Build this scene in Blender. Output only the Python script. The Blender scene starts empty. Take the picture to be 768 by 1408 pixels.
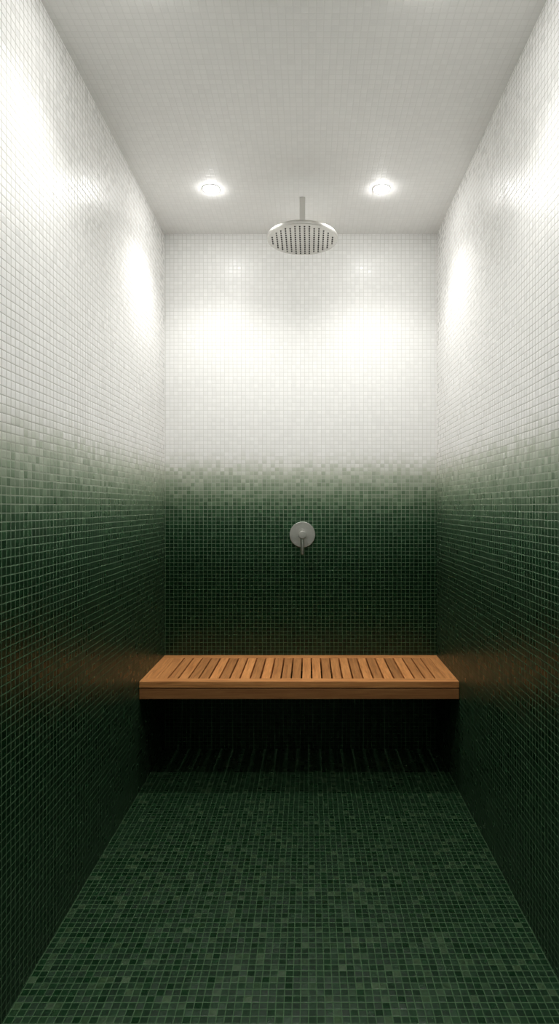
import bpy, bmesh, math, random
from mathutils import Vector, Matrix
random.seed(7)
C = bpy.context.scene.collection
sc = bpy.context.scene

# ------------------------------------------------------------------ room dimensions (metres)
XL, XR = -0.727, 0.646          # side walls
YB, YF = 3.0, -0.7              # back wall, front wall behind the camera
ZC = 2.60                       # ceiling
CAMZ = 1.226
T = 0.08                        # wall thickness

# ------------------------------------------------------------------ node helpers
class NT:
    def __init__(s, name):
        s.m = bpy.data.materials.new(name); s.m.use_nodes = True
        s.t = s.m.node_tree; s.t.nodes.clear()
        s.out = s.n('ShaderNodeOutputMaterial')
    def n(s, typ, **kw):
        nd = s.t.nodes.new(typ)
        for k, v in kw.items(): setattr(nd, k, v)
        return nd
    def put(s, sock, v):
        if v is None: return
        if isinstance(v, bpy.types.NodeSocket): s.t.links.new(v, sock)
        else: sock.default_value = v
    def math(s, op, a, b=None, c=None, clamp=False):
        nd = s.n('ShaderNodeMath', operation=op); nd.use_clamp = clamp
        for i, v in enumerate((a, b, c)):
            if v is not None: s.put(nd.inputs[i], v)
        return nd.outputs[0]
    def mapr(s, v, a, b, c, d, smooth=False):
        nd = s.n('ShaderNodeMapRange'); nd.interpolation_type = 'SMOOTHSTEP' if smooth else 'LINEAR'
        s.put(nd.inputs[0], v)
        for i, x in enumerate((a, b, c, d)): s.put(nd.inputs[i+1], x)
        return nd.outputs[0]
    def mix(s, f, a, b, blend='MIX'):
        nd = s.n('ShaderNodeMix', data_type='RGBA'); nd.blend_type = blend
        s.put(nd.inputs[0], f); s.put(nd.inputs[6], a); s.put(nd.inputs[7], b)
        return nd.outputs[2]
    def comb(s, x, y, z):
        nd = s.n('ShaderNodeCombineXYZ')
        for i, v in enumerate((x, y, z)): s.put(nd.inputs[i], v)
        return nd.outputs[0]
    def ramp(s, f, stops, interp='LINEAR'):
        nd = s.n('ShaderNodeValToRGB'); r = nd.color_ramp; r.interpolation = interp
        while len(r.elements) > 1: r.elements.remove(r.elements[0])
        r.elements[0].position = stops[0][0]; r.elements[0].color = (*stops[0][1], 1)
        for p, c in stops[1:]:
            e = r.elements.new(p); e.color = (*c, 1)
        s.put(nd.inputs[0], f); return nd.outputs[0]
    def vmath(s, op, a, b=None, scale=None):
        nd = s.n('ShaderNodeVectorMath', operation=op)
        s.put(nd.inputs[0], a)
        if b is not None: s.put(nd.inputs[1], b)
        if scale is not None: s.put(nd.inputs[3], scale)
        return nd.outputs[0]

WHITE = (0.925, 0.92, 0.905)
# height of the colour on the wall -> glaze colour (the ombre runs through the tiles themselves)
H0, H1 = 0.90, 1.51
OMBRE = [(h, c) for h, c in [
    (0.90, (.0035, .017, .0058)), (1.05, (.0068, .030, .0108)), (1.13, (.0135, .046, .019)),
    (1.20, (.036, .088, .041)), (1.27, (.125, .195, .115)), (1.33, (.29, .355, .255)),
    (1.39, (.52, .56, .46)), (1.45, (.82, .82, .78)), (1.50, WHITE)]]
OMBRE = [((h-H0)/(H1-H0), c) for h, c in OMBRE]

def tile_material(name, ua, va, pu, pv, kind, grout=0.085, jitter=0.02, rough=0.22, seed=0.0, ou=0.0, ov=0.0, spec=0.3):
    """square mosaic: ua/va = world axes of the tile grid, pu/pv = pitches"""
    N = NT(name)
    geo = N.n('ShaderNodeNewGeometry')
    sep = N.n('ShaderNodeSeparateXYZ'); N.put(sep.inputs[0], geo.outputs['Position'])
    P = {'x': sep.outputs[0], 'y': sep.outputs[1], 'z': sep.outputs[2]}
    # hand-laid: lines wander by a fraction of a millimetre
    wob = N.n('ShaderNodeTexNoise'); wob.inputs['Scale'].default_value = 9; wob.inputs['Detail'].default_value = 1
    N.put(wob.inputs[0], geo.outputs['Position'])
    ws = N.n('ShaderNodeSeparateColor'); N.put(ws.inputs[0], wob.outputs['Color'])
    wu = N.math('MULTIPLY', N.math('SUBTRACT', ws.outputs[0], 0.5), 0.14)
    wv = N.math('MULTIPLY', N.math('SUBTRACT', ws.outputs[1], 0.5), 0.14)
    u = N.math('ADD', N.math('MULTIPLY_ADD', P[ua], 1/pu, ou), wu)
    v = N.math('ADD', N.math('MULTIPLY_ADD', P[va], 1/pv, ov), wv)
    iu, iv = N.math('FLOOR', u), N.math('FLOOR', v)
    fu, fv = N.math('FRACT', u), N.math('FRACT', v)
    du = N.math('MINIMUM', fu, N.math('SUBTRACT', 1, fu))
    dv = N.math('MINIMUM', fv, N.math('SUBTRACT', 1, fv))
    wn = N.n('ShaderNodeTexWhiteNoise', noise_dimensions='3D')
    N.put(wn.inputs['Vector'], N.comb(iu, iv, seed))
    wsep = N.n('ShaderNodeSeparateColor'); N.put(wsep.inputs[0], wn.outputs['Color'])
    r1, r2, r3 = wsep.outputs[0], wsep.outputs[1], wsep.outputs[2]
    wn2 = N.n('ShaderNodeTexWhiteNoise', noise_dimensions='3D')
    N.put(wn2.inputs['Vector'], N.comb(iu, iv, seed + 17.3))
    w2 = N.n('ShaderNodeSeparateColor'); N.put(w2.inputs[0], wn2.outputs['Color'])
    q1, q2, q3 = w2.outputs[0], w2.outputs[1], w2.outputs[2]
    d = N.math('MINIMUM', du, dv)
    g = grout * 0.5
    # slight difference of joint width from tile to tile
    gj = N.math('MULTIPLY_ADD', q3, g*0.5, g*0.75)
    mask = N.mapr(d, gj, N.math('ADD', gj, 0.02), 1, 0)          # 1 = grout
    # cloudy glaze
    cl = N.n('ShaderNodeTexNoise'); cl.inputs['Scale'].default_value = 90; cl.inputs['Detail'].default_value = 3
    N.put(cl.inputs[0], N.vmath('ADD', geo.outputs['Position'], N.vmath('SCALE', wn.outputs['Color'], scale=3.0)))
    cloud = cl.outputs[0]
    if kind == 'wall':
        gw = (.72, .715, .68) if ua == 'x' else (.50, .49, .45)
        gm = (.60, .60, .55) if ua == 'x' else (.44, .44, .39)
        h = N.math('MULTIPLY_ADD', N.math('SUBTRACT', r1, 0.5), 0.05, P['z'])
        f = N.mapr(h, H0, H1, 0, 1)
        base = N.ramp(f, OMBRE)
        fs = N.mapr(P['z'], H0, H1, 0, 1)
        gcol = N.ramp(fs, [(0.0, (.062, .125, .060)), (0.35, (.15, .235, .145)), (0.62, (.36, .40, .31)), (0.85, gm), (1.0, gw)])
        var = N.mapr(P['z'], 1.15, 1.45, 1.0, 0.0)
        amt = N.mapr(r2, 0, 1, 0.82, 1.2)
        amtw = N.mapr(r2, 0, 1, 0.98, 1.015)
        tone = N.math('ADD', N.math('MULTIPLY', amt, var), N.math('MULTIPLY', amtw, N.math('SUBTRACT', 1, var)))
    elif kind == 'floor':
        base = N.ramp(r1, [(0.0, (.0026, .015, .0046)), (0.5, (.0038, .0190, .0060)), (0.85, (.0065, .025, .0090)), (1.0, (.026, .050, .022))])
        gcol = (.036, .076, .033, 1)
        tone = N.mapr(cloud, 0.3, 0.7, 0.7, 1.35)
    else:
        base = (.95, .945, .93)
        gcol = (.89, .885, .865, 1)
        tone = N.mapr(r2, 0, 1, 0.985, 1.02)
    tcol = N.n('ShaderNodeVectorMath', operation='SCALE'); N.put(tcol.inputs[0], base); N.put(tcol.inputs[3], tone)
    col = N.mix(mask, tcol.outputs[0], gcol)
    # tilt of each tile
    jit = N.vmath('SCALE', N.vmath('SUBTRACT', wn2.outputs['Color'], (0.5, 0.5, 0.5)), scale=2*jitter)
    nrm = N.vmath('NORMALIZE', N.vmath('ADD', geo.outputs['Normal'], jit))
    prof = N.mapr(d, gj, N.math('ADD', gj, 0.11), 0, 1, True)
    hgt = N.math('MULTIPLY_ADD', cloud, 0.22, prof)
    bmp = N.n('ShaderNodeBump'); bmp.inputs['Strength'].default_value = 0.3; bmp.inputs['Distance'].default_value = 0.0008
    N.put(bmp.inputs['Height'], hgt); N.put(bmp.inputs['Normal'], nrm)
    rg = N.math('ADD', N.math('MULTIPLY', mask, 0.5), N.mapr(q1, 0, 1, rough*(.65 if kind == 'floor' else .8), rough*1.25), clamp=True)
    b = N.n('ShaderNodeBsdfPrincipled')
    N.put(b.inputs['Base Color'], col); N.put(b.inputs['Roughness'], rg); N.put(b.inputs['Normal'], bmp.outputs[0])
    b.inputs['IOR'].default_value = 1.5; b.inputs['Specular IOR Level'].default_value = spec
    N.put(N.out.inputs[0], b.outputs[0])
    return N.m

def wood_material(name, axis, base=1.0):
    N = NT(name)
    tc = N.n('ShaderNodeNewGeometry')
    att = N.n('ShaderNodeAttribute'); att.attribute_name = 'tone'
    tone = att.outputs['Fac']
    sc_ = {'x': (2.2, 38, 38), 'y': (38, 2.6, 38)}[axis]
    mp = N.n('ShaderNodeMapping'); mp.inputs['Scale'].default_value = sc_
    off = N.vmath('SCALE', (3.1, 5.7, 1.9), scale=tone)
    N.put(mp.inputs[0], tc.outputs['Position']); N.put(mp.inputs[1], off)
    n1 = N.n('ShaderNodeTexNoise'); n1.inputs['Scale'].default_value = 2.2; n1.inputs['Detail'].default_value = 6; n1.inputs['Roughness'].default_value = .62
    n1.inputs['Distortion'].default_value = 0.6
    N.put(n1.inputs[0], mp.outputs[0])
    mp2 = N.n('ShaderNodeMapping'); mp2.inputs['Scale'].default_value = tuple(k*(3.2 if k > 10 else 1.6) for k in sc_)
    N.put(mp2.inputs[0], tc.outputs['Position'])
    n2 = N.n('ShaderNodeTexNoise'); n2.inputs['Scale'].default_value = 3; n2.inputs['Detail'].default_value = 3
    N.put(n2.inputs[0], mp2.outputs[0])
    g = N.math('ADD', N.math('MULTIPLY', n1.outputs[0], 0.75), N.math('MULTIPLY', n2.outputs[0], 0.25))
    col = N.ramp(g, [(0.28, (.22*base, .078*base, .022*base)), (0.46, (.40*base, .165*base, .052*base)),
                     (0.56, (.47*base, .205*base, .068*base)), (0.75, (.58*base, .285*base, .105*base))])
    t = N.n('ShaderNodeVectorMath', operation='SCALE'); N.put(t.inputs[0], col); N.put(t.inputs[3], N.mapr(tone, 0, 1, 0.5, 1.42))
    b = N.n('ShaderNodeBsdfPrincipled'); N.put(b.inputs['Base Color'], t.outputs[0]); b.inputs['Roughness'].default_value = .5
    bm_ = N.n('ShaderNodeBump'); bm_.inputs['Strength'].default_value = .25; bm_.inputs['Distance'].default_value = .0006
    N.put(bm_.inputs['Height'], g); N.put(b.inputs['Normal'], bm_.outputs[0])
    N.put(N.out.inputs[0], b.outputs[0])
    return N.m

def plain(name, col, rough, metal=0.0, noise=0.0, emit=None):
    N = NT(name)
    b = N.n('ShaderNodeBsdfPrincipled')
    nz = N.n('ShaderNodeTexNoise'); nz.inputs['Scale'].default_value = 60
    r = N.mapr(nz.outputs[0], 0.3, 0.7, rough-noise, rough+noise)
    N.put(b.inputs['Base Color'], (*col, 1)); N.put(b.inputs['Roughness'], r); b.inputs['Metallic'].default_value = metal
    if emit:
        b.inputs['Emission Color'].default_value = (*emit[0], 1); b.inputs['Emission Strength'].default_value = emit[1]
    N.put(N.out.inputs[0], b.outputs[0])
    return N.m

# ------------------------------------------------------------------ mesh helpers
def obj(name, bm, mat, parent=None, smooth=False, bevel=0.0):
    bmesh.ops.recalc_face_normals(bm, faces=bm.faces)
    me = bpy.data.meshes.new(name); bm.to_mesh(me); bm.free()
    me.materials.append(mat)
    if smooth:
        for p in me.polygons: p.use_smooth = True
        me.set_sharp_from_angle(angle=math.radians(35))
    o = bpy.data.objects.new(name, me); C.objects.link(o)
    if parent: o.parent = parent
    if bevel:
        m = o.modifiers.new('bevel', 'BEVEL'); m.width = bevel; m.segments = 2; m.limit_method = 'ANGLE'
    return o

def box(bm, x0, x1, y0, y1, z0, z1, tone=None):
    if tone is not None:
        lay = bm.verts.layers.float.get('tone') or bm.verts.layers.float.new('tone')
    v = [bm.verts.new(p) for p in ((x0,y0,z0),(x1,y0,z0),(x1,y1,z0),(x0,y1,z0),(x0,y0,z1),(x1,y0,z1),(x1,y1,z1),(x0,y1,z1))]
    fs = [bm.faces.new([v[i] for i in q]) for q in ((0,3,2,1),(4,5,6,7),(0,1,5,4),(1,2,6,5),(2,3,7,6),(3,0,4,7))]
    if tone is not None:
        for a in v: a[lay] = tone
    return fs

def lathe(bm, prof, center=(0,0,0), axis='z', seg=64):
    """prof: (r, h) pairs; closes at r == 0"""
    rings = []
    for r, h in prof:
        ring = []
        for k in range(1 if r == 0 else seg):
            a = 2*math.pi*k/seg
            p = (r*math.cos(a), r*math.sin(a), h)
            if axis == 'y': p = (p[0], -p[2], p[1])          # h grows towards -y (out of the back wall)
            ring.append(bm.verts.new((p[0]+center[0], p[1]+center[1], p[2]+center[2])))
        rings.append(ring)
    for a, b in zip(rings, rings[1:]):
        for k in range(seg):
            k2 = (k+1) % seg
            if len(a) == 1 and len(b) == 1: continue
            if len(a) == 1: bm.faces.new((a[0], b[k], b[k2]))
            elif len(b) == 1: bm.faces.new((a[k], a[k2], b[0]))
            else: bm.faces.new((a[k], a[k2], b[k2], b[k]))

def thing(name, label, cat, loc, group=None):
    o = bpy.data.objects.new(name, None); C.objects.link(o)
    o.empty_display_size = 0.05
    o.location = loc; o['label'] = label; o['category'] = cat
    if group: o['group'] = group
    return o

def struct(name, b, mat):
    bm = bmesh.new(); box(bm, *b); o = obj(name, bm, mat); o['kind'] = 'structure'; return o

# ------------------------------------------------------------------ the setting
PV = 0.0216
m_back  = tile_material('back wall mosaic', 'x', 'z', 0.02125, 0.0192, 'wall', seed=1, grout=.078, jitter=.010, rough=.25)
m_left  = tile_material('left wall mosaic', 'y', 'z', 0.0220, PV, 'wall', seed=2, grout=.078, jitter=.012, rough=.31)
m_right = tile_material('right wall mosaic', 'y', 'z', 0.0220, PV, 'wall', seed=3, grout=.078, jitter=.012, rough=.31)
m_front = tile_material('front wall mosaic', 'x', 'z', 0.0220, PV, 'wall', seed=4, rough=.27)
m_floor = tile_material('floor mosaic', 'x', 'y', 0.0201, 0.0201, 'floor', seed=5, grout=.085, jitter=.065, rough=.38)
m_ceil  = tile_material('ceiling mosaic', 'x', 'y', 0.0215, 0.0215, 'ceiling', seed=6, grout=.07, jitter=.012, rough=.35)

struct('floor',      (XL-T, XR+T, YF-T, YB+T, -T, 0), m_floor)
struct('ceiling',    (XL-T, XR+T, YF-T, YB+T, ZC, ZC+T), m_ceil)
struct('wall_back',  (XL-T, XR+T, YB, YB+T, 0, ZC), m_back)
struct('wall_left',  (XL-T, XL, YF, YB, 0, ZC), m_left)
struct('wall_right', (XR, XR+T, YF, YB, 0, ZC), m_right)
struct('wall_front', (XL-T, XR+T, YF-T, YF, 0, ZC), m_front)

# ------------------------------------------------------------------ bench
wy = wood_material('teak along the depth', 'y', 1.6)
wx = wood_material('teak along the width', 'x', 1.45)
BT = 0.474                                   # top of the seat
BY = 2.548                                   # front edge
bx0, bx1 = XL + 0.001, XR - 0.001
bench = thing('shower_bench', 'slatted warm brown teak bench spanning the shower below the valve', 'bench', (0, BY, 0))
def local(o, root):
    o.matrix_parent_inverse = Matrix.Translation(-Vector(root.location))
    return o
TH = 0.027
bm = bmesh.new(); box(bm, bx0, bx1, BY, BY+0.048, BT-TH, BT, 0.62)
local(obj('front_rail', bm, wx, bench, bevel=.0012), bench)
bm = bmesh.new(); box(bm, bx0, bx1, 2.944, YB-0.001, BT-TH, BT, 0.52)
local(obj('back_rail', bm, wx, bench, bevel=.0012), bench)
bm = bmesh.new(); box(bm, bx0, -0.661, BY+0.0485, 2.9435, BT-TH, BT, 0.55)
local(obj('end_rail', bm, wy, bench, bevel=.001), bench)
bm = bmesh.new(); box(bm, 0.598, bx1, BY+0.0485, 2.9435, BT-TH, BT, 0.5)
local(obj('end_rail', bm, wy, bench, bevel=.001), bench)
bm = bmesh.new()
edges = [-0.6605] + [-0.615 + 0.0449*k for k in range(27)] + [0.5975]
hand = {27: .45, 26: .42, 25: .38, 24: .72, 23: .15, 22: .70, 21: .28, 20: .62, 19: .25, 18: .55}
for k in range(28):
    a, b = edges[k], edges[k+1]
    ga = 0.0004 if k == 0 else 0.0034
    gb = 0.0004 if k == 27 else 0.0034
    box(bm, a+ga, b-gb, BY+0.0485, 2.9435, BT-TH, BT-0.0006, hand.get(k, random.choice((.28, .42, .5, .6, .72))))
local(obj('slatted_seat', bm, wy, bench, bevel=.0012), bench)
bm = bmesh.new(); box(bm, bx0, bx1, BY+0.0005, BY+0.026, BT-TH-0.0485, BT-TH-0.0045, 0.05)  # apron tone set dark to stand in for shade below the seat edge
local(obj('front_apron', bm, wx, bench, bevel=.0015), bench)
bm = bmesh.new()                              # bearers that carry the slats along both walls
box(bm, bx0, bx0+0.03, BY+0.027, YB-0.001, BT-TH-0.046, BT-TH-0.0005, 0.3)
box(bm, bx1-0.03, bx1, BY+0.027, YB-0.001, BT-TH-0.046, BT-TH-0.0005, 0.3)
box(bm, bx0+0.0305, bx1-0.0305, YB-0.03, YB-0.001, BT-TH-0.046, BT-TH-0.0005, 0.3)
local(obj('wall_bearer', bm, wx, bench, bevel=.001), bench)

# ------------------------------------------------------------------ rain shower head
steel = plain('brushed nickel', (.66, .65, .62), .42, 1.0, .04)
steel2 = plain('satin nickel plate', (.62, .61, .58), .42, 1.0, .04)
rubber = plain('dark rubber nozzle', (.05, .048, .045), .6)
HX, HY = -0.0275, 2.652
HB = 2.412                                    # underside of the plate
head = thing('rain_shower_head', 'round brushed metal rain shower head hanging from the white ceiling', 'shower head', (HX, HY, ZC))
bm = bmesh.new()
w = 0.0125
box(bm, HX-w, HX+w, HY-w, HY+w, HB+0.018, ZC)
local(obj('drop_arm', bm, steel, head, bevel=.0015), head)
bm = bmesh.new()
R = 0.157
lathe(bm, [(0, HB), (R-0.004, HB), (R-0.0015, HB+0.0008), (R, HB+0.003), (R, HB+0.015), (R-.0015, HB+0.0175),
           (R-0.004, HB+0.018), (R-0.014, HB+0.0188), (0.03, HB+0.022), (0.03, HB+0.03), (0, HB+0.03)], (HX, HY, 0), seg=96)
plate = local(obj('spray_plate', bm, steel2, head, smooth=True), head)
spots = []
p = 0.0205
for i in range(14):
    for j in range(14):
        x, y = (i-6.5)*p, (j-6.5)*p
        if math.hypot(x, y) < 0.142: spots.append((y, x))
spots.sort()                                  # nearest to the viewer first
def nozzle(bm, x, y):
    lathe(bm, [(0.0036, HB), (0.0033, HB-0.0022), (0.002, HB-0.003), (0, HB-0.003)], (HX+x, HY+y, 0), seg=12)
for y, x in spots[:100]:
    bm = bmesh.new(); nozzle(bm, x, y); local(obj('nozzle', bm, rubber, head, smooth=True), head)
bm = bmesh.new()
for y, x in spots[100:]: nozzle(bm, x, y)
if spots[100:]:
    o = local(obj('nozzle', bm, rubber, head, smooth=True), head); o['kind'] = 'stuff'

# ------------------------------------------------------------------ valve
VX, VZ = -0.0312, 1.083
valve = thing('shower_valve', 'round brushed metal shower valve on the green tiled back wall', 'valve', (VX, YB, VZ))
bm = bmesh.new()
lathe(bm, [(0, -.001), (.063, -.001), (.0645, .0015), (.0645, .006), (.063, .0078), (0, .0082)], (VX, YB, VZ), 'y', 72)
local(obj('escutcheon', bm, steel2, valve, smooth=True), valve)
bm = bmesh.new()
lathe(bm, [(0, .007), (.0185, .007), (.0185, .046), (.0170, .0485), (0, .049)], (VX, YB, VZ), 'y', 48)
local(obj('knob', bm, steel, valve, smooth=True), valve)
bm = bmesh.new()
lathe(bm, [(0, -.016), (.0068, -.016), (.0074, -.05), (.0076, -.095), (.0066, -.0975), (0, -.0975)], (VX, YB-.034, VZ), 'z', 24)
local(obj('lever', bm, steel, valve, smooth=True), valve)

# ------------------------------------------------------------------ downlights
trim_m = plain('white painted trim', (.8, .79, .77), .4)
def lens_material(power):
    return plain('lit frosted lens', (.9, .9, .88), .4, emit=((1.0, .992, .972), power))
def downlight(x, y, lens_m, watts, cone, label):
    t = thing('recessed_downlight', label, 'ceiling light', (x, y, ZC), 'recessed ceiling downlights')
    bm = bmesh.new()
    lathe(bm, [(.033, ZC-.0005), (.0335, ZC-.0020), (.035, ZC-.0025), (.0375, ZC-.0018), (.039, ZC-.0002), (.039, ZC)], (x, y, 0), seg=48)
    local(obj('trim_ring', bm, trim_m, t, smooth=True), t)
    bm = bmesh.new()
    prof = [(.033*math.cos(a), ZC-.001-.009*math.sin(a)) for a in [math.radians(k*15) for k in range(6)]] + [(0, ZC-.010)]
    lathe(bm, [(0, ZC-.0002), (.033, ZC-.0002)] + prof, (x, y, 0), seg=40)
    local(obj('lens', bm, lens_m, t, smooth=True), t)
    L = bpy.data.lights.new('downlight_lamp', 'SPOT'); L.energy = watts; L.color = (1.0, .992, .972)
    L.spot_size = math.radians(cone); L.spot_blend = 1.0; L.shadow_soft_size = 0.03
    lo = bpy.data.objects.new('downlight_lamp', L); C.objects.link(lo)
    lo.parent = t; lo.location = (0, 0, -0.045)
    return t
lm = lens_material(330)
for y, watts, cone, where in ((2.573, 47, 124, ''), (1.52, 36, 122, 'middle of the shower'), (0.18, 230, 94, 'entrance')):  # back pair is visible; the nearer rows are unseen, added for fill light
    for x, side in ((-0.422, 'left'), (0.315, 'right')):
        if y > 2:
            lab = 'small lit round downlight in the white ceiling, %s of the shower head' % side
        else:
            lab = 'added unseen fill downlight over the %s, nearer the %s wall' % (where, side)
        downlight(x, y, lm, watts, cone, lab)

# ------------------------------------------------------------------ world, camera, colour
w_ = bpy.data.worlds.new('World'); sc.world = w_; w_.use_nodes = True
w_.node_tree.nodes['Background'].inputs[0].default_value = (1, .98, .95, 1)
w_.node_tree.nodes['Background'].inputs[1].default_value = 0.1
cam = bpy.data.cameras.new('camera'); co = bpy.data.objects.new('camera', cam); C.objects.link(co)
co.location = (0, 0, CAMZ); co.rotation_euler = (math.radians(90), 0, 0)
cam.sensor_fit = 'VERTICAL'; cam.sensor_height = 36; cam.lens = 36*817/1408
cam.shift_x = -40/1408; cam.shift_y = -8/1408; cam.clip_start = 0.02
sc.camera = co
sc.view_settings.view_transform = 'Standard'; sc.view_settings.look = 'None'
sc.view_settings.gamma = 1; sc.view_settings.use_curve_mapping = False
sc.view_settings.exposure = -1.02
